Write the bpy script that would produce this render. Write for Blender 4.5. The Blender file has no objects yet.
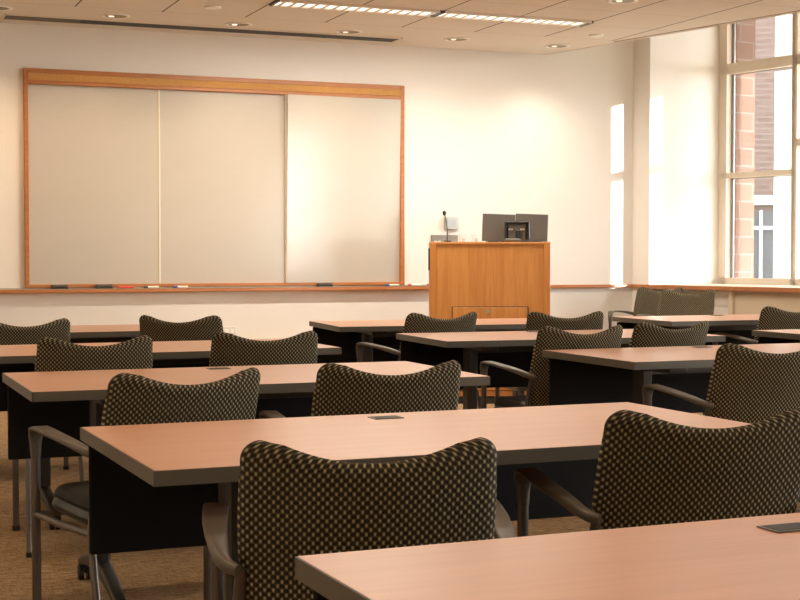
import bpy, math, random
from math import sin, cos, pi, radians as R, sqrt
from mathutils import Vector, Matrix
random.seed(7)
scene = bpy.context.scene
COL = scene.collection

# ------------------------------------------------------------------ helpers
class MB:
    """collects shapes, links them as ONE mesh object"""
    def __init__(s): s.v=[]; s.f=[]; s.uv={}; s.smooth=[]
    def add(s, vs, fs, smooth=False, uvs=None):
        n=len(s.v); s.v+= [tuple(v) for v in vs]
        for k,f in enumerate(fs):
            if uvs: s.uv[len(s.f)]=uvs[k]
            s.f.append(tuple(i+n for i in f)); s.smooth.append(smooth)
        return s
    def box(s, x0,x1,y0,y1,z0,z1, b=0.0, M=None):
        if b<=0:
            vs=[(x,y,z) for z in (z0,z1) for y in (y0,y1) for x in (x0,x1)]
            fs=[(0,2,3,1),(4,5,7,6),(0,1,5,4),(2,6,7,3),(0,4,6,2),(1,3,7,5)]
        else:
            b=min(b,(x1-x0)*.49,(y1-y0)*.49,(z1-z0)*.49)
            vs=[];idx={}
            X=(x0,x1);Y=(y0,y1);Z=(z0,z1); sg=(1,-1)
            for i in (0,1):
                for j in (0,1):
                    for k in (0,1):
                        for ax in range(3):
                            p=[X[i],Y[j],Z[k]]
                            for a,q in enumerate((i,j,k)):
                                if a!=ax: p[a]+=sg[q]*b
                            idx[i,j,k,ax]=len(vs); vs.append(p)
            fs=[]
            def corner(i,j,k): fs.append([idx[i,j,k,0],idx[i,j,k,1],idx[i,j,k,2]])
            for i in (0,1):
                for j in (0,1):
                    for k in (0,1): corner(i,j,k)
            for q in (0,1):
                fs.append([idx[q,0,0,0],idx[q,1,0,0],idx[q,1,1,0],idx[q,0,1,0]])
                fs.append([idx[0,q,0,1],idx[1,q,0,1],idx[1,q,1,1],idx[0,q,1,1]])
                fs.append([idx[0,0,q,2],idx[1,0,q,2],idx[1,1,q,2],idx[0,1,q,2]])
            for a in (0,1):
                for c in (0,1):
                    fs.append([idx[a,c,0,0],idx[a,c,1,0],idx[a,c,1,1],idx[a,c,0,1]])
                    fs.append([idx[a,0,c,0],idx[a,1,c,0],idx[a,1,c,2],idx[a,0,c,2]])
                    fs.append([idx[0,a,c,1],idx[1,a,c,1],idx[1,a,c,2],idx[0,a,c,2]])
        if M: vs=[M@Vector(v) for v in vs]
        return s.add(vs,fs)
    def prism(s, poly, z0, z1):
        n=len(poly); vs=[(x,y,z0) for x,y in poly]+[(x,y,z1) for x,y in poly]
        fs=[tuple(range(n))[::-1],tuple(range(n,2*n))]+[(i,(i+1)%n,n+(i+1)%n,n+i) for i in range(n)]
        return s.add(vs,fs)
    def sweep(s, path, prof, up=(0,0,1), smooth=True, caps=True):
        """prof: list of rings (or one ring) of (a,b) offsets; a along side, b along local up"""
        P=[Vector(p) for p in path]; n=len(P); rings=[]
        U=Vector(up)
        for i in range(n):
            t=(P[min(i+1,n-1)]-P[max(i-1,0)]).normalized()
            side=t.cross(U)
            if side.length<1e-4: side=t.cross(Vector((0,1,0.01)))
            side.normalize(); v=side.cross(t).normalized()
            pr=prof[i] if isinstance(prof[0][0],(tuple,list)) else prof
            rings.append([P[i]+side*a+v*b for a,b in pr])
        m=len(rings[0]); vs=[q for r in rings for q in r]; fs=[]
        for i in range(n-1):
            for j in range(m):
                fs.append((i*m+j,i*m+(j+1)%m,(i+1)*m+(j+1)%m,(i+1)*m+j))
        s.add(vs,fs,smooth)
        if caps: s.add(rings[0],[tuple(range(m))[::-1]]); s.add(rings[-1],[tuple(range(m))])
        return s
    def tube(s, path, r, n=12, **k):
        if not isinstance(r,(list,tuple)): r=[r]*len(path)
        prof=[[(q*cos(2*pi*j/n),q*sin(2*pi*j/n)) for j in range(n)] for q in r]
        return s.sweep(path,prof,**k)
    def cyl(s, c, r, h, n=24, axis='Z', r2=None):
        c=Vector(c); d={'X':Vector((1,0,0)),'Y':Vector((0,1,0)),'Z':Vector((0,0,1))}[axis]
        up=(0,1,0) if axis=='Z' else (0,0,1)
        return s.tube([c,c+d*h],[r,r if r2 is None else r2],n=n,up=up)
    def build(s, name, mat, parent=None):
        me=bpy.data.meshes.new(name); me.from_pydata([tuple(v) for v in s.v],[],s.f)
        me.materials.append(mat)
        me.polygons.foreach_set('use_smooth',s.smooth)
        if s.uv:
            l=me.uv_layers.new(name='UVMap')
            for p in me.polygons:
                if p.index in s.uv:
                    for q,li in enumerate(p.loop_indices): l.data[li].uv=s.uv[p.index][q]
        import bmesh
        bm=bmesh.new(); bm.from_mesh(me); bmesh.ops.recalc_face_normals(bm,faces=bm.faces); bm.to_mesh(me); bm.free()
        o=bpy.data.objects.new(name,me); COL.objects.link(o)
        if parent: o.parent=parent
        return o
def empty(name, loc=(0,0,0), rz=0.0):
    o=bpy.data.objects.new(name,None); COL.objects.link(o)
    o.location=loc; o.rotation_euler=(0,0,rz); o.empty_display_size=.1
    return o
def tag(o,label,cat,group=None):
    o['label']=label; o['category']=cat; o['kind']='thing'
    if group: o['group']=group
    return o
def struct(o): o['kind']='structure'; return o
def copy_tree(o,parent=None):
    c=o.copy(); COL.objects.link(c)
    if parent: c.parent=parent
    for ch in list(o.children): copy_tree(ch,c)
    return c
def arc(n,f): return [f(i/(n-1)) for i in range(n)]
def bez(p0,p1,p2,p3,n=12):
    p0,p1,p2,p3=map(Vector,(p0,p1,p2,p3))
    return [p0*(1-t)**3+p1*3*t*(1-t)**2+p2*3*t*t*(1-t)+p3*t**3 for t in [i/(n-1) for i in range(n)]]
def rrect(a,b,r,n=4):
    out=[]
    for sx,sy,t0 in ((1,1,0),(-1,1,90),(-1,-1,180),(1,-1,270)):
        for i in range(n+1):
            t=R(t0+90*i/n); out.append((sx*(a-r)+r*cos(t), sy*(b-r)+r*sin(t)))
    return out

# ------------------------------------------------------------------ materials
def mat(name, col, rough=.5, metal=0, spec=.5, **k):
    m=bpy.data.materials.new(name); m.use_nodes=True
    b=m.node_tree.nodes['Principled BSDF']
    b.inputs['Base Color'].default_value=(*col,1); b.inputs['Roughness'].default_value=rough
    b.inputs['Metallic'].default_value=metal; b.inputs['Specular IOR Level'].default_value=spec
    for kk,v in k.items(): b.inputs[kk].default_value=v
    return m
class NT:
    def __init__(s,m): s.t=m.node_tree; s.b=s.t.nodes['Principled BSDF']
    def n(s,typ,**k):
        x=s.t.nodes.new(typ)
        for a,v in k.items(): setattr(x,a,v)
        return x
    def l(s,a,b): s.t.links.new(a,b)
    def math(s,op,a,b=None,c=None):
        x=s.n('ShaderNodeMath',operation=op)
        for i,v in enumerate((a,b,c)):
            if v is None: continue
            if isinstance(v,(int,float)): x.inputs[i].default_value=v
            else: s.l(v,x.inputs[i])
        return x.outputs[0]
    def ramp(s,fac,stops,interp='LINEAR'):
        x=s.n('ShaderNodeValToRGB'); x.color_ramp.interpolation=interp
        e=x.color_ramp.elements
        while len(e)<len(stops): e.new(.5)
        for q,(p,c) in zip(e,stops): q.position=p; q.color=(*c,1)
        s.l(fac,x.inputs[0]); return x.outputs[0]
    def noise(s,vec,scale,detail=4,rough=.5):
        x=s.n('ShaderNodeTexNoise'); x.inputs['Scale'].default_value=scale
        x.inputs['Detail'].default_value=detail; x.inputs['Roughness'].default_value=rough
        s.l(vec,x.inputs['Vector']); return x.outputs['Fac']
    def coord(s,out='Object',scale=(1,1,1),rot=(0,0,0)):
        c=s.n('ShaderNodeTexCoord'); mp=s.n('ShaderNodeMapping')
        mp.inputs['Scale'].default_value=scale; mp.inputs['Rotation'].default_value=rot
        s.l(c.outputs[out],mp.inputs['Vector']); return mp.outputs[0]
    def bump(s,h,strength=.3,dist=.002):
        x=s.n('ShaderNodeBump'); x.inputs['Strength'].default_value=strength; x.inputs['Distance'].default_value=dist
        s.l(h,x.inputs['Height']); s.l(x.outputs[0],s.b.inputs['Normal'])
def wood(name, c1, c2, scale, rough, axis_rot=(0,0,0), bump=.05):
    m=mat(name,c1,rough); t=NT(m)
    v=t.coord('Object',scale,axis_rot)
    n1=t.noise(v,1.0,5,.6)
    n2=t.noise(t.coord('Object',tuple(q*4 for q in scale),axis_rot),1.0,3,.6)
    f=t.math('ADD',t.math('MULTIPLY',n1,.65),t.math('MULTIPLY',n2,.35))
    t.l(t.ramp(f,[(.32,c2),(.62,c1)]),t.b.inputs['Base Color'])
    return m
M={}
M['top']=wood('cherry_laminate',(.60,.315,.19),(.54,.27,.155),(1.2,22,22),.32)
M['edge']=mat('grey_vinyl_edge',(.085,.073,.053),.45)
M['blackpanel']=mat('black_modesty_panel',(.006,.0055,.005),.75,spec=.2)
M['legmetal']=mat('charcoal_metal',(.05,.045,.038),.42,.35)
M['tube']=mat('bronze_grey_tube',(.115,.10,.085),.30,.6)
M['armpad']=mat('taupe_arm_pad',(.085,.07,.052),.40)
M['rubber']=mat('black_rubber',(.01,.01,.01),.6)
M['seatvinyl']=mat('black_seat_vinyl',(.011,.010,.009),.6,spec=.25)
M['vinyl']=mat('black_seat_shell',(.014,.013,.012),.38)
M['blackplastic']=mat('black_plastic',(.018,.018,.018),.4)
M['greyplastic']=mat('dark_grey_plastic',(.10,.09,.078),.38)
M['silver']=mat('silver_metal',(.5,.5,.48),.3,.8)
M['whiteplastic']=mat('white_plastic',(.75,.73,.68),.4)
M['alu']=mat('aluminium_tray',(.55,.5,.42),.4,.5)
M['frame']=wood('cherry_frame_wood',(.47,.185,.06),(.37,.13,.036),(3,30,30),.38)
M['rail']=wood('cherry_rail_wood',(.50,.20,.075),(.39,.14,.045),(3,40,40),.35)
M['alugrey']=mat('grey_sash_metal',(.30,.30,.29),.4,.3)
M['divider']=mat('cream_divider',(.74,.67,.56),.4)
M['cork']=mat('cork_strip',(.56,.30,.09),.85)
M['oak']=wood('oak_veneer',(.56,.245,.064),(.43,.165,.035),(14,14,.9),.42)
M['oakedge']=wood('oak_edge',(.52,.215,.052),(.42,.155,.032),(20,20,1.2),.4)
t=NT(M['cork']); t.l(t.ramp(t.noise(t.coord('Object'),160,3),[(.35,(.46,.22,.06)),(.6,(.60,.33,.11))]),t.b.inputs['Base Color'])

# woven upholstery, UV in metres
m=mat('woven_upholstery',(.2,.15,.08),.8,spec=.25); t=NT(m); M['fabric']=m
uvn=t.n('ShaderNodeTexCoord'); sep=t.n('ShaderNodeSeparateXYZ'); t.l(uvn.outputs['UV'],sep.inputs[0])
PX,PY=.0150,.0165
cx=t.math('COSINE',t.math('MULTIPLY',sep.outputs[0],2*pi/PX)); cy=t.math('COSINE',t.math('MULTIPLY',sep.outputs[1],2*pi/PY))
h=t.math('MULTIPLY_ADD',t.math('MULTIPLY',cx,cy),.5,.5)
cx2=t.math('COSINE',t.math('MULTIPLY',sep.outputs[0],4*pi/PX))
h2=t.math('ADD',h,t.math('MULTIPLY',t.math('MULTIPLY',cx2,t.math('ABSOLUTE',cy)),.26))
nz=t.noise(uvn.outputs['UV'],900,2)
h3=t.math('ADD',h2,t.math('MULTIPLY',t.math('SUBTRACT',nz,.5),.35))
t.l(t.ramp(h3,[(.18,(.010,.009,.006)),(.5,(.066,.055,.033)),(.78,(.19,.157,.09)),(1.0,(.40,.335,.205))]),t.b.inputs['Base Color'])
t.bump(h2,.6,.003)

# carpet
m=mat('tan_carpet',(.3,.2,.1),.95,spec=.1); t=NT(m); M['carpet']=m
a=t.noise(t.coord('Object',(14,150,1)),1.0,4,.7); b_=t.noise(t.coord('Object',(150,14,1)),1.0,4,.7); c_=t.noise(t.coord('Object'),300,2)
f=t.math('ADD',t.math('MULTIPLY',a,.55),t.math('ADD',t.math('MULTIPLY',b_,.2),t.math('MULTIPLY',c_,.25)))
t.l(t.ramp(f,[(.41,(.14,.085,.042)),(.5,(.31,.205,.108)),(.585,(.56,.40,.235))]),t.b.inputs['Base Color'])
t.bump(f,.5,.004)
# painted wall
def paint(name,c,rough=.75):
    m=mat(name,c,rough,spec=.25); t=NT(m); t.bump(t.noise(t.coord('Object'),220,3),.08,.001); return m
M['wall']=paint('cream_wall_paint',(.83,.80,.75))
M['wallfar']=paint('plain_wall_paint',(.74,.67,.56))
M['sillpaint']=paint('cream_frame_paint',(.74,.66,.555),.5)
M['case']=paint('beige_casework',(.70,.59,.45),.55)
M['ceil2']=paint('upper_ceiling_paint',(.78,.72,.63))
# ceiling tiles: seams along the room's depth, faint ones across
m=mat('ceiling_tile',(.78,.725,.65),.85,spec=.15); t=NT(m); M['ceiling']=m
tc=t.n('ShaderNodeTexCoord'); sp=t.n('ShaderNodeSeparateXYZ'); t.l(tc.outputs['Object'],sp.inputs[0])
def line(co,off,per,w):
    fr=t.math('FRACT',t.math('DIVIDE',t.math('SUBTRACT',co,off-w/2),per)); return t.math('LESS_THAN',fr,w/per)
lx=line(sp.outputs[0],5.436,.622,.012); ly=line(sp.outputs[1],10.36,.622,.006)
inside=t.math('LESS_THAN',sp.outputs[1],10.366)
msk=t.math('MULTIPLY',t.math('MAXIMUM',lx,t.math('MULTIPLY',ly,.45)),inside)
mx=t.n('ShaderNodeMix',data_type='RGBA'); t.l(msk,mx.inputs[0])
mx.inputs[6].default_value=(.78,.725,.65,1); mx.inputs[7].default_value=(.13,.09,.06,1); t.l(mx.outputs[2],t.b.inputs['Base Color'])
t.bump(t.noise(tc.outputs['Object'],260,3),.15,.001)
M['trimceil']=mat('ceiling_trim',(.74,.67,.58),.6)
M['groove']=mat('ceiling_groove',(.30,.24,.19),.7)
M['slotblack']=mat('black_air_slot',(.02,.017,.012),.6)
M['slotgrey']=mat('grey_air_grille',(.10,.085,.06),.6)
M['ringwhite']=mat('white_trim_ring',(.9,.87,.82),.3)
M['gold']=mat('gold_reflector',(.26,.165,.07),.4,.4)
def emit(name,c,s):
    m=bpy.data.materials.new(name); m.use_nodes=True; n=m.node_tree.nodes
    n.remove(n['Principled BSDF']); e=n.new('ShaderNodeEmission'); e.inputs[0].default_value=(*c,1); e.inputs[1].default_value=s
    m.node_tree.links.new(e.outputs[0],n['Material Output'].inputs[0]); return m
M['bulb']=emit('lamp_bulb',(1,.86,.66),1.3)
M['tubelamp']=emit('fluorescent_lamp',(1,.90,.76),1.7)
M['louver']=mat('louver_white',(.75,.66,.55),.35)
# whiteboard
m=mat('whiteboard_enamel',(.66,.585,.485),.15,spec=.6); t=NT(m); M['board']=m
sm=t.noise(t.coord('Object',(1.2,1,2.6)),1.6,6,.75)
t.l(t.ramp(sm,[(.3,(.50,.468,.41)),(.7,(.52,.487,.43))]),t.b.inputs['Base Color'])
t.l(t.ramp(sm,[(.3,(.11,)*3),(.7,(.16,)*3)]),t.b.inputs['Roughness'])
# brick
def brick(name,c1,c2,mc,sc,bw,bh,ms,rot):
    m=mat(name,c1,.9,spec=.1); t=NT(m)
    b=t.n('ShaderNodeTexBrick'); b.inputs['Color1'].default_value=(*c1,1); b.inputs['Color2'].default_value=(*c2,1)
    b.inputs['Mortar'].default_value=(*mc,1); b.inputs['Scale'].default_value=sc
    b.inputs['Brick Width'].default_value=bw; b.inputs['Row Height'].default_value=bh; b.inputs['Mortar Size'].default_value=ms
    t.l(t.coord('Object',(1,1,1),rot),b.inputs['Vector']); t.l(b.outputs['Color'],t.b.inputs['Base Color']); return m
M['pinkblock']=brick('pink_block',(.20,.115,.09),(.23,.14,.112),(.25,.20,.175),1,.34,.165,.008,(R(90),0,0))
M['brownbrick']=brick('brown_brick',(.055,.036,.03),(.062,.043,.036),(.072,.056,.049),1,.22,.075,.01,(R(90),0,0))
M['paleblock']=mat('pale_blocker',(.78,.75,.69),.85)
M['lawn']=mat('outside_ground',(.30,.29,.25),.95)
M['palegrey']=mat('pale_window_frame',(.16,.17,.175),.6)
M['bluepane']=mat('dim_glass',(.024,.028,.031),.4)
# thin glass: clear to see through, faint reflection
m=bpy.data.materials.new('window_glass'); m.use_nodes=True; n=m.node_tree.nodes; n.remove(n['Principled BSDF'])
tr=n.new('ShaderNodeBsdfTransparent'); gl=n.new('ShaderNodeBsdfGlossy'); gl.inputs['Roughness'].default_value=.02
mxs=n.new('ShaderNodeMixShader'); mxs.inputs[0].default_value=.05
m.node_tree.links.new(tr.outputs[0],mxs.inputs[1]); m.node_tree.links.new(gl.outputs[0],mxs.inputs[2]); m.node_tree.links.new(mxs.outputs[0],n['Material Output'].inputs[0]); M['glass']=m
# pale translucent film, uneven in density, over part of the pane
m=bpy.data.materials.new('pale_film'); m.use_nodes=True; n=m.node_tree.nodes; n.remove(n['Principled BSDF']); L_=m.node_tree.links
tr=n.new('ShaderNodeBsdfTransparent'); tl=n.new('ShaderNodeBsdfTranslucent'); tl.inputs[0].default_value=(.93,.95,.94,1)
no=n.new('ShaderNodeTexNoise'); no.inputs['Scale'].default_value=9; no.inputs['Detail'].default_value=6
tco=n.new('ShaderNodeTexCoord'); L_.new(tco.outputs['Object'],no.inputs['Vector'])
rp=n.new('ShaderNodeValToRGB'); rp.color_ramp.elements[0].position=.3; rp.color_ramp.elements[0].color=(.55,)*3+(1,); rp.color_ramp.elements[1].position=.6; rp.color_ramp.elements[1].color=(.80,)*3+(1,)
L_.new(no.outputs['Fac'],rp.inputs[0])
mxs=n.new('ShaderNodeMixShader'); L_.new(rp.outputs[0],mxs.inputs[0]); L_.new(tr.outputs[0],mxs.inputs[1]); L_.new(tl.outputs[0],mxs.inputs[2]); L_.new(mxs.outputs[0],n['Material Output'].inputs[0]); M['film']=m

# ------------------------------------------------------------------ camera
H=1.14556; YAW=.383464; PIT=.0309368
cd=bpy.data.cameras.new('camera'); cam=bpy.data.objects.new('camera',cd); COL.objects.link(cam)
cam.location=(0,0,H); cam.rotation_euler=(pi/2-PIT,0,-YAW)
cd.sensor_width=36; cd.lens=1441.274/800*36; cd.clip_start=.05; cd.clip_end=300
scene.camera=cam

# ------------------------------------------------------------------ room shell
YW=11.3; ZC=2.905; ZU=3.50; XL=-1.4; YB=-2.4
TH=R(11.976); D=Vector((-sin(TH),cos(TH),0)); N=Vector((cos(TH),sin(TH),0))
S1=Vector((6.867,11.086,0)); UW=.897           # recess corner; window plane offset
C0=S1+D*.219
def SU(s,u,z=0.0):
    q=S1-D*s+N*u; return Vector((q.x,q.y,z))
def su_poly(mb,pts,z0,z1):
    return mb.prism([SU(s,u).xy for s,u in pts],z0,z1)
def su_box(mb,s0,s1,u0,u1,z0,z1): return su_poly(mb,[(s0,u0),(s0,u1),(s1,u1),(s1,u0)],z0,z1)
SE=13.9
struct(MB().box(XL-.3,11.2,YB-.3,YW+.6,-.08,0).build('floor',M['carpet']))
mb=MB().prism([(XL-.15,YW),(C0.x,YW),(C0.x+.05,YW+.25),(XL-.15,YW+.25)],0,ZU)
su_poly(mb,[(-.218,0),(0,0),(0,UW+.02),(-.35,UW+.02),(-.35,.02)],0,ZU)
struct(mb.build('wall_front',M['wall']))
struct(MB().box(XL-.15,XL,YB-.15,YW,0,ZU).build('wall_left',M['wallfar']))
struct(MB().box(XL,8.0,YB-.15,YB,0,ZU).box(9.5,10.6,YB-.15,YB,0,ZU).box(8.0,9.5,YB-.15,YB,0,.45).box(8.0,9.5,YB-.15,YB,2.86,ZU).build('wall_back',M['wallfar']))
struct(MB().box(XL-.15,11.2,YB-.15,YW+.6,ZU,ZU+.1).build('ceiling_upper',M['ceil2'])).name='ceiling_upper'
EK=.2535                                          # slope of the soffit's free edge
def edge_x(y): return 5.93+(YW-y)*EK
struct(MB().prism([(XL,YB),(edge_x(YB),YB),(edge_x(YW),YW),(XL,YW)],ZC,ZC+.22).build('ceiling',M['ceiling']))
mb=MB()
def strip(x_off,w,y0,y1,z0,z1):
    mb.prism([(edge_x(y0)-x_off-w,y0),(edge_x(y0)-x_off,y0),(edge_x(y1)-x_off,y1),(edge_x(y1)-x_off-w,y1)],z0,z1)
strip(.05,.014,YB,10.40,ZC-.003,ZC+.01)
struct(mb.build('trim_3',M['groove'])); mb=MB()
strip(-.004,.018,YB,YW,ZC-.003,ZC+.22)
struct(mb.build('trim_4',M['trimceil']))
# right side: bays of windows in deep recesses
bays=[(0,2.76),(3.5,6.12),(7.0,9.62),(10.1,13.85)]
mb=MB()
UI=(0,.62,.62,.62)                              # how far back each bay's inner wall face sits
for s0,s1,ui in ((2.76,2.95,0),(2.95,3.5,.62),(6.12,7.0,.62),(9.62,10.1,.62),(13.85,14.2,.62)): su_box(mb,s0,s1,ui,UW+.1,0,ZU)
for s0,s1 in bays:
    su_box(mb,s0,s1,UW,UW+.1,0,.885); su_box(mb,s0,s1,UW,UW+.1,3.43,ZU)
struct(mb.build('wall_right',M['wall']))
wi=0
for bi,(s0,s1) in enumerate(bays):
    # ledge over the recess, wooden nosing in line with the wall rail
    mb=MB(); su_box(mb,s0+.001,s1-.001,UI[bi],UW-.001,.857,.884); struct(mb.build('trim_%d'%(10+bi),M['sillpaint']))
    mb=MB(); su_box(mb,s0-(.12 if bi else 0),s1+(0 if bi==0 else .12),UI[bi]-.03,UI[bi]+.012,.852,.887); struct(mb.build('trim_%d'%(20+bi),M['rail']))
    for k in range(3):
        wi+=1
        a=s0+.02+k*.865; b=a+.865
        if k==2: b=s1-.02
        root=empty('window_%d'%wi,SU((a+b)/2,UW,.885)); struct(root)
        inv=Matrix.Translation(-root.location)
        def wbox(mb,sa,sb,u0,u1,z0,z1):
            q=MB(); su_box(q,sa,sb,u0,u1,z0,z1); mb.add([inv@Vector(v) for v in q.v],q.f)
        f=MB(); u0,u1=UW-.03,UW+.03
        bar=(1.852,1.902) if (wi==1) else (2.10,2.16)
        l0=.03 if k else .075
        wbox(f,a-.02,a+l0,u0,u1,.884,3.45); wbox(f,b-.03,b+.005,u0,u1,.884,3.45)
        for z0,z1 in ((.884,.94),bar,(2.803,2.896),(3.40,3.45)): wbox(f,a,b,u0,u1,z0,z1)
        fo=f.build('window_frame',M['sillpaint'],root)
        g=MB()
        for z0,z1 in ((.94,bar[0]),(bar[1],2.803),(2.896,3.40)):
            wbox(g,a+l0,a+l0+(.012 if k else .03),UW+.035,UW+.05,z0,z1); wbox(g,a+l0,b-.03,UW+.035,UW+.05,z1-.008,z1)
        g.build('gasket',M['alugrey'],fo)
        g=MB(); wbox(g,a+l0,b-.03,UW+.04,UW+.044,.94,3.40); g.build('pane',M['glass'],root)
        if wi==1:
            g=MB()
            for z0,z1 in ((.945,1.85),(1.90,2.78),(2.90,3.38)):
                wbox(g,a+.575,b-.032,UW+.046,UW+.048,z0,z1)
            g.build('pane_film',M['film'],root)
root=empty('window_20',(8.75,YB-.075,.45)); struct(root)  # unseen back window, added for the bright reflection in the whiteboard
f=MB().box(-.75,-.69,-.04,.04,0,2.41).box(.69,.75,-.04,.04,0,2.41).box(-.69,.69,-.04,.04,0,.06).box(-.69,.69,-.04,.04,2.35,2.41)
f.build('window_frame',M['sillpaint'],root); MB().box(-.69,.69,-.003,.003,.06,2.35).build('pane',M['glass'],root)
# casework (convector cover) under the ledge
mb=MB(); su_box(mb,.93,2.74,.05,.30,0,.80); su_box(mb,.93,2.74,.05,.30,.80,.856); su_box(mb,.93,.975,.02,.05,0,.856)
struct(mb.build('trim_5',M['case']))
for q,(a,b) in enumerate(bays[1:]):
    mb=MB(); su_box(mb,a+.02,b-.02,.65,.88,0,.85); struct(mb.build('trim_%d'%(6+q),M['case']))
# white louvred panel beside it
mb=MB(); su_box(mb,.002,.925,.10,.16,0,.856)
for z in (.50,.65,.79): su_box(mb,.002,.925,.085,.10,z-.07,z+.06)
struct(mb.build('trim_9',M['wall']))
# wooden chair rail on the front wall and metal tray lip
struct(MB().box(XL,C0.x-.005,YW-.035,YW,.857,.885,.004).build('trim_1',M['rail']))
mb=MB(); su_box(mb,-.185,-.002,-.03,.0,.857,.885); struct(mb.build('trim_2',M['rail']))
struct(MB().box(XL,5.06,YW-.085,YW-.001,.8855,.8885).box(XL,5.06,YW-.02,YW-.001,.8885,.897).build('trim_14',M['alu']))
struct(MB().box(XL,5.06,YW-.085,YW-.035,.857,.885,.004).build('trim_15',M['rail']))
struct(MB().box(XL,C0.x-.01,YW-.012,YW,0,.10).build('baseboard_front',M['blackplastic']))

# ------------------------------------------------------------------ whiteboard
wb=empty('whiteboard',(3.03,YW,.897))
tag(wb,'three-panel whiteboard in a cherry wood frame with a cork strip, on the front wall','whiteboard')
x0,x1=1.462-3.03,4.585-3.03; zt=2.570-.897
fr=MB(); y0,y1=-.040,-.001
fr.box(x0,x0+.032,y0,y1,0,zt,.003).box(x1-.037,x1,y0,y1,0,zt,.003)
fr.box(x0+.032,x1-.037,y0,y1,0,.026,.003).box(x0+.032,x1-.037,y0,y1,zt-.036,zt,.003).box(x0+.032,x1-.037,y0,y1,zt-.118,zt-.088,.003)
fr.build('frame',M['frame'],wb)
MB().box(x0+.032,x1-.037,-.045,-.002,zt-.088,zt-.036).build('cork_strip',M['cork'],wb)
px=[x0+.032,2.504-3.03,3.545-3.03,x1-.037]
yaw=[(R(0),R(0)),(R(0),R(0)),(R(1.95),R(1.15))]
for i in range(3):
    q=MB(); q.box(-(px[i+1]-px[i])/2,(px[i+1]-px[i])/2,-.008,0,.026,zt-.118)
    o=q.build('board_panel',M['board'],wb); o.location=((px[i]+px[i+1])/2,-.004-.5*abs(sin(yaw[i][0]))-abs(sin(yaw[i][1])*0.0),0); o.rotation_euler=(yaw[i][1],0,yaw[i][0])
for i in (1,2): MB().box(px[i]-.007,px[i]+.007,(-.016,-.045)[i-1],-.002,.026,zt-.118,.002).build('divider_strip',M['divider'],wb)

# erasers and markers on the tray
def eraser(x,label):
    r=empty('eraser',(x,YW-.0635,.8885)); tag(r,label,'eraser','black felt erasers on the tray')
    MB().box(-.065,.065,-.022,.022,.012,.034,.006).build('grip',M['greyplastic'],r)
    MB().box(-.065,.065,-.022,.022,0,.012,.002).build('felt_pad',M['blackplastic'],r)
eraser(1.715,'black eraser at the left end of the tray, alone under the board corner')
eraser(2.055,'black eraser on the tray touching the red-labelled marker')
eraser(3.865,'black eraser on the tray under the right whiteboard panel')
mc={'red':mat('red_marker',(.70,.07,.05),.4),'blue':mat('blue_marker',(.05,.10,.40),.4),'dark':mat('dark_marker',(.03,.03,.03),.4),'white':mat('white_marker',(.85,.82,.76),.4),'pink':mat('crimson_marker',(.72,.08,.12),.4)}
def marker(x,body,cap,label,flip=1):
    r=empty('marker',(x,YW-.055,.8885+.0085)); tag(r,label,'marker','dry-erase markers on the tray')
    MB().cyl((-.045*flip,0,0),.0085,.085*flip,14,'X').build('barrel',mc[body],r)
    MB().cyl((.040*flip,0,0),.009,.03*flip,14,'X').build('cap',mc[cap],r)
marker(2.215,'red','red','orange-red marker on the tray beside the middle eraser')
marker(2.440,'white','dark','white marker with a dark cap on the tray, between the red and the blue-capped ones',-1)
marker(2.675,'white','blue','white marker with a blue cap on the tray, left of the board centre',-1)
marker(4.480,'white','blue','white marker with a blue-violet cap at the right end of the whiteboard',-1)
marker(4.680,'white','pink','white and crimson marker on the tray just right of the whiteboard',-1)
marker(4.830,'pink','pink','all-crimson marker at the tray end beside the podium')

# wall fittings behind the podium and low on the wall
o=empty('control_panel',(5.025,YW,1.418)); tag(o,'small grey wall control panel with a pale screen above the podium microphone','control panel')
MB().box(-.062,.062,-.03,0,-.055,.055,.006).build('housing',M['silver'],o)
MB().box(-.043,.04,-.034,-.029,-.035,.037).build('screen',mat('panel_screen',(.42,.47,.50),.15),o)
o=empty('connection_plate',(4.965,YW,1.275)); tag(o,'wide grey metal connector plate with white sockets, on the wall behind the podium','wall plate')
MB().box(-.125,.125,-.012,0,-.045,.045,.004).build('plate',mat('grey_plate',(.30,.28,.25),.4,.5),o)
for dx in (-.085,-.05,.0,.03): MB().box(dx-.013,dx+.013,-.018,-.011,-.035,-.005,.002).build('socket',M['whiteplastic'],o)
for x,lb in ((5.143,'white light switch plate on the wall, beside the grey connector plate'),(5.265,'white light switch plate on the wall, next to the monitors')):
    o=empty('switch_plate',(x,YW,1.275)); tag(o,lb,'switch','switch plates behind the podium')
    MB().box(-.036,.036,-.008,0,-.057,.057,.004).build('plate',M['whiteplastic'],o)
    MB().box(-.012,.012,-.016,-.007,-.02,.02,.002).build('rocker',mat('beige_rocker',(.62,.5,.4),.4),o)
o=empty('wall_outlet',(3.07,YW,.535)); tag(o,'pale outlet plate low on the front wall, under the whiteboard','outlet')
MB().box(-.058,.058,-.008,0,-.036,.036,.004).build('plate',M['whiteplastic'],o)
for dx in (-.022,.022): MB().box(dx-.014,dx+.014,-.011,-.007,-.014,.014,.003).build('socket',M['ringwhite'],o)

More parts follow.
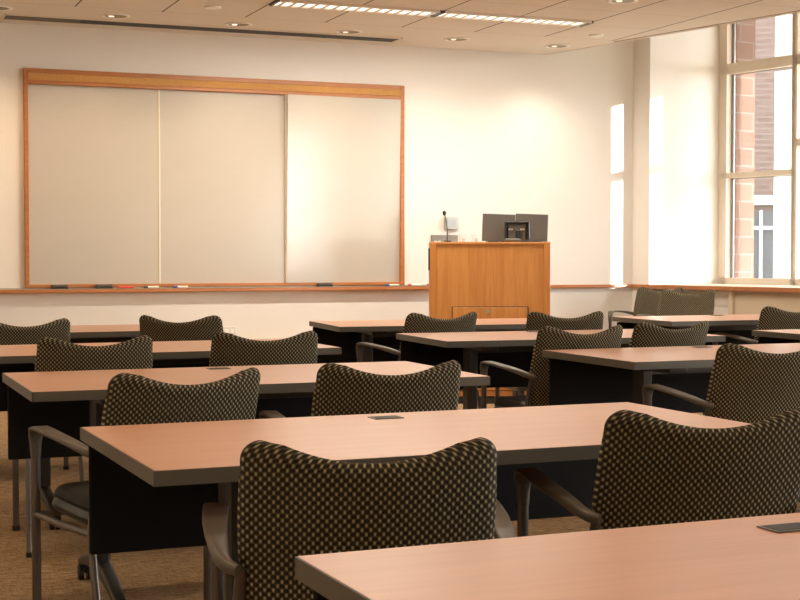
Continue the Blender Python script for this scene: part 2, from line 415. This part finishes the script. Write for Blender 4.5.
# ------------------------------------------------------------------ podium and what stands on it
pr=R(-22.1); pod=empty('podium',((4.362+5.219)/2,(10.194+9.846)/2,0),pr)
tag(pod,'tall oak podium with a locked door, standing before the front wall','podium')
w,dp,hh=.4625,.62,1.25
MB().box(-w+.05,w-.05,.012,.03,.06,hh-.022).build('front_panel',M['oak'],pod)
for s in (-1,1):
    a,b=sorted((s*w,s*(w-.05))); MB().box(a,b,0,dp,.03,hh,.004).build('side_panel',M['oakedge'],pod)
MB().box(-w+.05,w-.05,.0,.05,hh-.022,hh-.001,.003).build('top_rail',M['oakedge'],pod)
MB().box(-w+.05,w-.05,.03,dp,hh-.03,hh-.002).build('top_shelf',M['oak'],pod)
MB().box(-w+.01,w-.01,.02,dp-.02,0,.045).build('plinth',M['blackplastic'],pod)
MB().box(-w+.05,w-.05,dp-.018,dp,.06,.9).build('rear_panel',M['oak'],pod)
MB().box(-.295,.295,.0065,.012,.10,.752).build('door_shadow_gap',M['blackplastic'],pod)
dr=MB().box(-.289,.289,.003,.0115,.106,.746,.002).build('door',M['oak'],pod)
MB().cyl((-.018,.003,.716),.016,-.008,20,'Y').build('lock',M['silver'],dr)
MB().box(-w-.012,-w,.10,.13,1.03,1.20).build('side_handle',M['blackplastic'],pod)
def pw(x,y,z): q=pod.matrix_basis@Vector((x,y,0)); return (q.x,q.y,z)
pod.matrix_basis=Matrix.Translation(pod.location)@Matrix.Rotation(pr,4,'Z')
zs=hh-.001
def monitor(x,tilt,rz,label):
    r=empty('monitor',pw(x,.36,zs),pr+rz); tag(r,label,'monitor','monitors on the podium')
    T=Matrix.Translation((0,0,.112))@Matrix.Rotation(R(tilt),4,'X')@Matrix.Rotation(R(2.0),4,'Y')
    MB().box(-.1295,.1295,-.012,.016,-.105,.112,.003,M=T).build('rear_shell',M['greyplastic'],r)
    MB().box(-.117,.117,.0165,.019,-.094,.106,0,M=T).build('screen',M['blackplastic'],r)
    MB().box(-.02,.02,.02,.05,.01,.14,.004).build('stand',M['blackplastic'],r)
    MB().box(-.09,.09,-.04,.10,0,.012,.004).build('base',M['blackplastic'],r)
monitor(.087,-4,R(4),'left of two dark flat monitors seen from behind on the podium')
monitor(.348,-4,R(-4),'right of two dark flat monitors seen from behind on the podium')
r=empty('mounting_stand',pw(.222,.215,zs),pr)
tag(r,'dark rounded mounting bracket with metal clamps, in front of the two monitors on the podium','monitor stand')
MB().box(-.10,.03,-.05,.06,0,.03,.012).build('base',M['greyplastic'],r)
b=MB(); b.sweep([(0,.016,.0),(0,.016,.045)],[(0,0),(0,.001),(.001,.001)]) if 0 else None
b.box(-.098,.098,.006,.03,.02,.165,.012); b.box(-.098,.098,-.03,.008,.145,.165,.009); b.box(-.098,-.084,-.03,.008,.02,.155,.006); b.box(.084,.098,-.03,.008,.02,.155,.006)
b.build('bracket_shell',M['blackplastic'],r)
MB().box(-.07,.066,-.006,.006,.02,.14,.004).build('back_plate',M['greyplastic'],r)
MB().box(-.012,.03,-.03,-.004,.02,.095,.006).build('hinge',M['blackplastic'],r)
for x in (-.06,-.04,.03,.05): MB().cyl((x,-.006,.10),.008,-.012,12,'Y').build('clamp_screw',M['silver'],r)
r=empty('gooseneck_microphone',pw(-.325,.16,zs),pr); tag(r,'slim black gooseneck microphone standing at the left end of the podium','microphone')
MB().cyl((0,0,0),.03,.012,24).build('base',M['blackplastic'],r)
MB().tube(bez((0,0,.01),(0,0,.12),(-.006,0,.17),(-.022,0,.215)),[.0065]*3+[.005]*9,n=10).build('neck',M['greyplastic'],r)
MB().tube([(-.020,0,.208),(-.022,0,.214),(-.0235,0,.226),(-.0245,0,.238),(-.025,0,.245)],[.005,.012,.0145,.012,.004],n=14).build('windscreen',M['blackplastic'],r)

# ------------------------------------------------------------------ tables
L,TD,TH_=1.524,.762,.735
def make_table():
    """origin: floor below the middle; +y towards the front wall"""
    r=empty('training_table'); hx,hy=L/2,TD/2
    top=MB().box(-hx+.003,hx-.003,-hy+.003,hy-.003,TH_-.030,TH_,0).build('tabletop',M['top'],r)
    e=MB(); z0,z1=TH_-.0305,TH_-.0008
    e.box(-hx,hx,-hy,-hy+.003,z0,z1).box(-hx,hx,hy-.003,hy,z0,z1).box(-hx,-hx+.003,-hy,hy,z0,z1).box(hx-.003,hx,-hy,hy,z0,z1)
    e.build('edge_band',M['edge'],top)
    p=MB().box(-hx+.012,hx-.012,hy-.050,hy-.038,.435,TH_-.035,.004)
    for x in (-.5,.5): p.box(x-.02,x+.02,hy-.06,hy-.03,TH_-.075,TH_-.0305)
    p.build('modesty_panel',M['blackpanel'],r)
    s=MB().box(-hx+.26,hx-.26,-.025,.025,TH_-.085,TH_-.055)
    for x in (-hx+.27,hx-.27): s.box(x-.045,x+.045,-.27,.27,TH_-.060,TH_-.0305,.006)
    s.build('support_frame',M['legmetal'],r)
    for sx in (-1,1):
        x=sx*(hx-.27)
        lg=MB().box(x-.028,x+.028,-.04,.04,.10,TH_-.06,.01).build('leg',M['legmetal'],r)
        pts=[(x,y,.083+.035*(1-(abs(y)/.33)**2)-.02*(abs(y)/.33)) for y in [-.34,-.29,-.22,-.14,-.06,0,.06,.14,.22,.29,.34]]
        pr_=[rrect(.026*(1-.25*(abs(q[1])/.34)),.026*(1-.45*(abs(q[1])/.34)),.009) for q in pts]
        MB().sweep(pts,pr_).build('foot',M['legmetal'],lg)
        for sy in (-1,1):
            c=MB(); y=sy*.315
            c.cyl((x-.022,y,.027),.027,.016,20,'X').cyl((x+.006,y,.027),.027,.016,20,'X').cyl((x,y,.03),.008,.035,10)
            c.box(x-.007,x+.007,y-.02,y+.02,.027,.05,.003); c.build('caster',M['rubber'],lg)
    g=MB().box(-.054,.026,hy-.131,hy-.078,TH_+.0002,TH_+.0025,.001).build('cable_port',M['greyplastic'],r)
    MB().box(-.048,.020,hy-.125,hy-.084,TH_+.0022,TH_+.0032,.0004).build('lid',M['rubber'],g)
    return r
TABLES=[ # back-left corner x, y, rotation, label
 (.599,1.870,1.2,'cherry-topped table nearest the camera, cut off by the bottom right corner of the photo'),
 (.576,3.474,.9,'cherry-topped table in the foreground centre, with two chair backs in front of it'),
 (.592,5.185,-.1,'cherry-topped table directly behind the foreground centre table, left tip at the photo edge'),
 (.629,6.799,.6,'cherry-topped left-hand table in the third row, right tip ending below the whiteboard'),
 (.43,8.55,0,'cherry-topped table at far left, nearest the front wall, a strip behind the leftmost chair backs'),
 (2.909,5.562,.1,'cherry-topped table right of centre, nearest of the right-hand column, cut by the photo edge'),
 (2.821,7.05,-3.0,'cherry-topped table in the middle right, second in line in front of the podium'),
 (2.844,8.568,-5.0,'cherry-topped table closest to the podium, directly in front of its door'),
 (4.75,6.61,0,'cherry-topped table at the right edge, only its dark left tip in view'),
 (4.934,8.425,-1.5,'cherry-topped table at far right, below the two grey-lit chairs beside the window'),
]
proto=None
for i,(x,y,a,lb) in enumerate(TABLES):
    o=make_table() if i==0 else copy_tree(proto)
    proto=proto or o
    a=R(a); ox,oy=L/2,-TD/2
    o.location=(x+ox*cos(a)-oy*sin(a), y+ox*sin(a)+oy*cos(a),0); o.rotation_euler=(0,0,a)
    tag(o,lb,'table','classroom training tables')

# ------------------------------------------------------------------ chairs
def pad_sheet(W,ZB,ZT,yc,thick,na=44,nb=40,rc=.035):
    """rounded pillow-edged backrest; W(b) half width, ZT(a) top, yc(a,z) middle surface"""
    def ease(t): return .5-.5*cos(pi*t)
    mb=MB(); F=[];B=[];UV=[]
    for j in range(nb+1):
        b=ease(j/nb)
        for i in range(na+1):
            a=-1+2*ease(i/na)
            z=ZB+(ZT(a)-ZB)*b; w=W(b); dz=min(ZT(a)-z,z-ZB); r=rc
            w2=w-(r-sqrt(max(0,r*r-(r-dz)**2)) if dz<r else 0)
            x=a*w2; e=min(w2-abs(x),dz); t=thick/2; k=.022
            th=t*sqrt(max(0,1-(1-min(1,e/k))**2))
            y=yc(x/W(b),z); F.append((x,y+th,z)); B.append((x,y-th,z)); UV.append((a*w,z))
    m=na+1
    def face(j,i): return (j*m+i,j*m+i+1,(j+1)*m+i+1,(j+1)*m+i)
    for S,sgn in ((F,1),(B,-1)):
        fs=[];uvs=[]
        for j in range(nb):
            for i in range(na):
                q=face(j,i); q=q if sgn<0 else q[::-1]; fs.append(q); uvs.append([UV[k] for k in q])
        mb.add(S,fs,True,uvs)
    return mb
def make_chair():
    """origin on the floor below the seat; faces +y"""
    r=empty('armchair')
    ZT=lambda a: .795+.049*abs(a)**2.0-.010*max(0,abs(a)-.8)/.2
    Wf=lambda b: .2225+.010*sin(pi*min(1,b*1.15))-.022*(1-b)**2
    yc=lambda a,z: -.306+.052*a*a+.40*max(-.03,.80-z)*(1-.25*max(0,.62-z)/.2)
    pad_sheet(Wf,.45,ZT,yc,.040,rc=.038).build('backrest',M['fabric'],r)
    # seat: cushion over a dark shell
    def slab(hw,y0,y1,z0,z1,cr,dome,mat_,name,na=22):
        mb=MB();top=[];bot=[];uv=[]
        e=lambda t:.5-.5*cos(pi*t)
        for j in range(na+1):
            v=-1+2*e(j/na)
            for i in range(na+1):
                u=-1+2*e(i/na)
                # squircle corners
                k=1/((abs(u)**6+abs(v)**6)**(1/6)) if max(abs(u),abs(v))>0 else 0
                s=max(abs(u),abs(v)); uu,vv=u*k*s,v*k*s
                d=1-s; f=sqrt(max(0,1-(1-min(1,d/.12))**2))
                x=uu*hw; y=(y0+y1)/2+vv*(y1-y0)/2
                drop=-.022*max(0,(vv-.5)/.5)**2
                zm=(z0+z1)/2+drop
                top.append((x,y,zm+f*(z1-z0)/2+dome*f*(1-s*s))); bot.append((x,y,zm-f*(z1-z0)/2)); uv.append((x,y))
        m=na+1
        for S in (top,bot):
            fs=[(j*m+i,j*m+i+1,(j+1)*m+i+1,(j+1)*m+i) for j in range(na) for i in range(na)]
            mb.add(S,fs,True,[[uv[k] for k in f] for f in fs])
        return mb.build(name,mat_,r)
    slab(.235,-.20,.265,.425,.475,.1,.012,M['seatvinyl'],'seat')
    slab(.240,-.205,.270,.392,.448,.1,0,M['vinyl'],'seat_shell')
    T=M['tube']
    for s in (-1,1):
        # front leg rises to carry the arm
        lg=MB().tube([(s*.272,.235,.006),(s*.272,.235,.30),(s*.272,.235,.56),(s*.272,.2355,.590),(s*.272,.2345,.605)],.0135,n=14,up=(1,0,0)).build('leg',T,r)
        MB().cyl((s*.272,.235,0),.0155,.02,14).build('glide',M['rubber'],lg)
        lg=MB().tube(bez((s*.262,-.335,.006),(s*.262,-.29,.16),(s*.258,-.215,.34),(s*.25,-.19,.40))+[Vector((s*.228,-.165,.50)),Vector((s*.220,-.195,.60))],.0115,n=12,up=(1,0,0)).build('leg',T,r)
        MB().cyl((s*.262,-.336,0),.0135,.02,14).build('glide',M['rubber'],lg)
        path=[(s*.272,.235,.555),(s*.272,.2365,.592),(s*.2722,.235,.617),(s*.2725,.222,.6355),(s*.2725,.19,.643),(s*.273,.12,.641),(s*.272,.04,.637),(s*.268,-.05,.631),(s*.262,-.13,.623),(s*.256,-.185,.615),(s*.243,-.225,.608),(s*.226,-.238,.604)]
        half=[(.0145,.0145),(.017,.015),(.021,.011),(.025,.0075),(.026,.006),(.0255,.006),(.024,.0065),(.021,.008),(.018,.010),(.015,.012),(.012,.012),(.009,.010)]
        MB().sweep(path,[rrect(b,a,min(a,b)*.85) for a,b in half],up=(1,0,0)).build('armrest',M['armpad'],r)
    fr=MB()
    for s in (-1,1): fr.tube([(s*.272,.235,.385),(s*.262,.02,.385),(s*.25,-.19,.392)],.011,n=10)
    fr.tube([(-.272,.235,.385),(0,.20,.385),(.272,.235,.385)],.010,n=10).tube([(-.25,-.19,.395),(0,-.17,.385),(.25,-.19,.395)],.010,n=10)
    fr.build('seat_frame',T,r)
    return r
FAB='woven black-and-tan armchair '
CHAIRS=[ # x, y, clockwise turn, label
 (.946,2.555,16,FAB+'nearest the camera, its back in front of the foreground centre table'),
 (1.755,2.755,13,FAB+'at the lower right, half hidden by the nearest table'),
 (.892,4.128,-9,FAB+'behind the foreground table corner, grey arm and front leg showing at left'),
 (1.588,4.214,5,FAB+'in the centre, behind the cable port of the foreground table'),
 (1.011,5.895,3,FAB+'behind the left end of the second left-hand table'),
 (1.744,5.990,7,FAB+'left of centre, behind the second left-hand table and its cable port'),
 (.945,7.56,0,FAB+'cut by the left photo border, below the tray'),
 (1.88,7.67,28,FAB+'under the whiteboard, turned to the right, its back skewed in view'),
 (3.173,7.556,-5,FAB+'before the podium door, with one arm reaching left'),
 (3.940,7.399,12,FAB+'just right of the podium, behind the middle right table'),
 (3.17,5.93,2,FAB+'right of centre, its arm and leg clear of the tables at left'),
 (3.745,6.12,-3,FAB+'behind the cable port of the nearest right-hand table'),
 (3.225,4.56,8,FAB+'at the right edge, large, in front of the nearest right-hand table'),
 (5.627,7.620,6,FAB+'at the right edge far back, behind the dark table tip'),
 (6.56,10.59,-127,FAB+'beside the corner column, farther from the window, lit grey and facing left'),
 (6.345,9.78,-134,FAB+'right under the window ledge, lit grey and facing left'),
]
cp=None
for i,(x,y,a,lb) in enumerate(CHAIRS):
    o=make_chair() if i==0 else copy_tree(cp)
    cp=cp or o
    o.location=(x,y,0); o.rotation_euler=(0,0,-R(a))
    if i>=14: o.scale=(.94 if i==14 else 1,1,1.045)
    if i in (10,11): o.scale=(.95,1,1)
    tag(o,lb,'chair','classroom armchairs')

# ------------------------------------------------------------------ ceiling fittings
def lamp_spot(name,loc,power,col,angle=110,blend=.8,rad=.06,parent=None):
    d=bpy.data.lights.new(name,'SPOT'); d.energy=power; d.color=col; d.spot_size=R(angle); d.spot_blend=blend; d.shadow_soft_size=rad
    o=bpy.data.objects.new(name,d); COL.objects.link(o)
    if parent: o.parent=parent
    o.location=loc; return o
WARM=(1,.69,.40)
def downlight(x,y,label,power,col=WARM):
    r=empty('ceiling_downlight',(x,y,ZC)); tag(r,label,'ceiling light','recessed downlights')
    n=32; ring=MB(); vs=[];fs=[]
    pr_=[(.105,-.0005),(.105,-.006),(.095,-.009),(.080,-.004),(.078,-.0005)]
    for i in range(n):
        for rr,z in pr_: vs.append((rr*cos(2*pi*i/n),rr*sin(2*pi*i/n),z))
    m=len(pr_)
    for i in range(n):
        for j in range(m): fs.append((i*m+j,((i+1)%n)*m+j,((i+1)%n)*m+(j+1)%m,i*m+(j+1)%m))
    ring.add(vs,fs,True); ring.build('trim_ring',M['ringwhite'],r)
    MB().cyl((0,0,-.0042),.0795,.0035,32).build('reflector',M['gold'],r)
    MB().cyl((-.03,0,-.010),.018,.0058,20,r2=.024).build('bulb',M['bulb'],r)
    lamp_spot('bulb_light',(0,0,-.03),power,col,135,1.0,.05,r)
DL=[(1.20,'leftmost, cut by the photo edge'),(2.045,'above the left whiteboard panel'),(2.986,'above the middle whiteboard panel'),(3.894,'above the right whiteboard panel'),(4.839,'above the wall between whiteboard and podium'),(5.781,'nearest the soffit corner at right')]
for i,(x,t_) in enumerate(DL):
    downlight(x,10.62+.034*i,'round recessed downlight in the front soffit, '+t_,(40,36,32,22,16,36)[i],WARM if i<4 else (1,.88,.72))
downlight(5.175,8.71,'round recessed downlight at the top edge of the photo, beyond the strip light end',8)
for x,y,t_ in ((2.611,10.01,'small pale round sprinkler cover on the ceiling left of the strip light'),(5.777,10.137,'small pale round sprinkler cover on the ceiling right of the strip light')):
    o=MB().cyl((0,0,-.012),.055,.0118,28,r2=.06).build('ceiling_sprinkler',M['ringwhite']); o.location=(x,y,ZC); tag(o,t_,'sprinkler','sprinkler covers')
# long black air slot
r=empty('air_slot',(2.85,10.97,ZC)); tag(r,'long black linear air slot in the ceiling along the front wall','air vent')
x0,x1=1.29-2.85,4.39-2.85
MB().box(x0,x1,-.1,.1,-.006,-.0005).build('slot_recess',M['slotblack'],r)
MB().box(x0,x0+.55,-.095,.095,-.008,-.006).build('grille_insert',M['slotgrey'],r)
f=MB(); 
for y in (-.115,.1): f.box(x0-.015,x1+.015,y,y+.015,-.010,-.0005)
f.box(x0-.015,x0,-.115,.115,-.010,-.0005).box(x1,x1+.015,-.115,.115,-.010,-.0005); f.build('frame',M['trimceil'],r)
# strip lights in a row
def strip_light():
    r=empty('ceiling_strip_light'); hl=.6
    MB().box(-hl,hl,-.085,.085,-.008,-.0005).build('lamp',M['tubelamp'],r)
    h=MB(); h.box(-hl,hl,-.1,-.085,-.018,-.0005).box(-hl,hl,.085,.1,-.018,-.0005); h.build('housing',M['louver'],r)
    v=MB()
    for k in range(15):
        x=-hl+(k+.5)*1.2/15
        v.add([(x-.014,-.085,-.017),(x+.014,-.085,-.017),(x+.014,.085,-.017),(x-.014,.085,-.017),(x-.002,-.085,-.010),(x+.002,-.085,-.010),(x+.002,.085,-.010),(x-.002,.085,-.010)],
              [(0,1,2,3),(4,5,6,7),(0,1,5,4),(2,3,7,6),(0,3,7,4),(1,2,6,5)])
    v.build('louver',M['louver'],r)
    for s in (-1,1): MB().box(min(s*hl,s*(hl+.016)),max(s*hl,s*(hl+.016)),-.1,.1,-.019,-.0005).build('end_cap',M['edge'],r)
    return r
p0=None
for i,(x,lb) in enumerate(((4.80,'bright louvred strip light at the right end of the ceiling row'),(3.56,'bright louvred strip light in the ceiling row, left of the dark joint'))):
    o=strip_light() if i==0 else copy_tree(p0); p0=p0 or o
    o.location=(x,9.64,ZC); tag(o,lb,'ceiling light','ceiling strip lights')
    d=bpy.data.lights.new('strip_glow','AREA'); d.shape='RECTANGLE'; d.size=1.15; d.size_y=.15; d.energy=28; d.color=(1,.89,.74)
    q=bpy.data.objects.new('strip_glow',d); COL.objects.link(q); q.parent=o; q.location=(0,0,-.034)
# lamps of the rest of the room, behind and beside the camera
for x in (.2,2.4,4.6):
    for y in (.3,3.4,6.4):
        d=bpy.data.lights.new('ceiling_glow','AREA'); d.shape='RECTANGLE'; d.size=1.15; d.size_y=.18; d.energy=15 if x<1 else 12; d.color=(1,.70,.42) if x<1 else (1,.84,.66) if x<4 else (1,.94,.85)
        q=bpy.data.objects.new('ceiling_glow',d); COL.objects.link(q); q.location=(x,y,ZC-.012)

# ------------------------------------------------------------------ outside
struct(MB().box(-40,90,-60,90,-3.2,-3.0).build('ground_outside',M['lawn']))
o=MB(); su_box(o,-.55,0,1.10,1.345,-3,7); o=o.build('brick_pier',M['pinkblock']); struct(o)
nb=empty('neighbour_building',(11.6,16.3,-3.0),R(-36)); tag(nb,'brown brick building with pale framed windows, seen through the window','building')
MB().box(-4,6,0,5,0,11).build('brick_wall',M['brownbrick'],nb)
for x in (-1.75,.0,1.75):
    f=MB(); a,b=x-.62,x+.62; z0,z1=2.6,4.95
    f.box(a,b,-.06,.02,z1-.13,z1).box(a,b,-.05,.02,z0,z0+.06).box(a,b,-.05,.02,4.49,4.54)
    for xx in (a,a+.80,b-.06): f.box(xx,xx+.045,-.05,.02,z0,z1-.2)
    q=f.build('window_frame',M['palegrey'],nb)
    MB().box(a,b,-.01,.0,z0,z1-.2).build('pane',M['bluepane'],q)
# unseen blocks added outside to cut the sun down to narrow strips
mb=MB(); su_poly(mb,[(20.75,8),(60,8),(60,12),(30.75,12)],-3,5.6); struct(mb.build('sun_blocker_far',M['paleblock']))  # added far block, pale for a bright whiteboard reflection
mb=MB(); su_poly(mb,[(5.2,3),(6.99,3),(7.59,3.24),(5.2,3.24)],-3,5.6); struct(mb.build('sun_blocker_near',M['paleblock']))  # added near block, keeps the sun off the first panes
mb=MB(); su_box(mb,1.25,14.2,1.0,1.38,2.885,3.05); struct(mb.build('sun_blocker_top',M['paleblock']))  # added slab, trims the tops of the sun strips

# ------------------------------------------------------------------ light
w=bpy.data.worlds.new('world'); scene.world=w; w.use_nodes=True
bg=w.node_tree.nodes['Background']; bg.inputs[0].default_value=(.95,.98,1,1); bg.inputs[1].default_value=15
sd=bpy.data.lights.new('sun','SUN'); sd.energy=9; sd.angle=R(.53); sd.color=(1,.95,.87)
so=bpy.data.objects.new('sun',sd); COL.objects.link(so)
e=.40; dv=(D-N*e).normalized(); dv.z=-math.tan(R(5.5)); so.rotation_euler=dv.to_track_quat('-Z','Y').to_euler(); so.location=(9,-6,8)
for i,(s0,s1) in enumerate(bays):
    d=bpy.data.lights.new('window_portal','AREA'); d.shape='RECTANGLE'; d.size=s1-s0; d.size_y=2.5; d.cycles.is_portal=True
    q=bpy.data.objects.new('window_portal',d); COL.objects.link(q); q.location=SU((s0+s1)/2,UW+.12,2.15)
    q.rotation_euler=(-N).to_track_quat('-Z','Z').to_euler()
vs=scene.view_settings; scene.display_settings.display_device='sRGB'
vs.view_transform='Standard'; vs.look='None'; vs.exposure=0.1; vs.gamma=1.0; vs.use_curve_mapping=False
scene.cycles.diffuse_bounces=6; scene.cycles.max_bounces=14; scene.cycles.transparent_max_bounces=16
scene.cycles.caustics_reflective=False; scene.cycles.caustics_refractive=False
scene.cycles.use_denoising=True
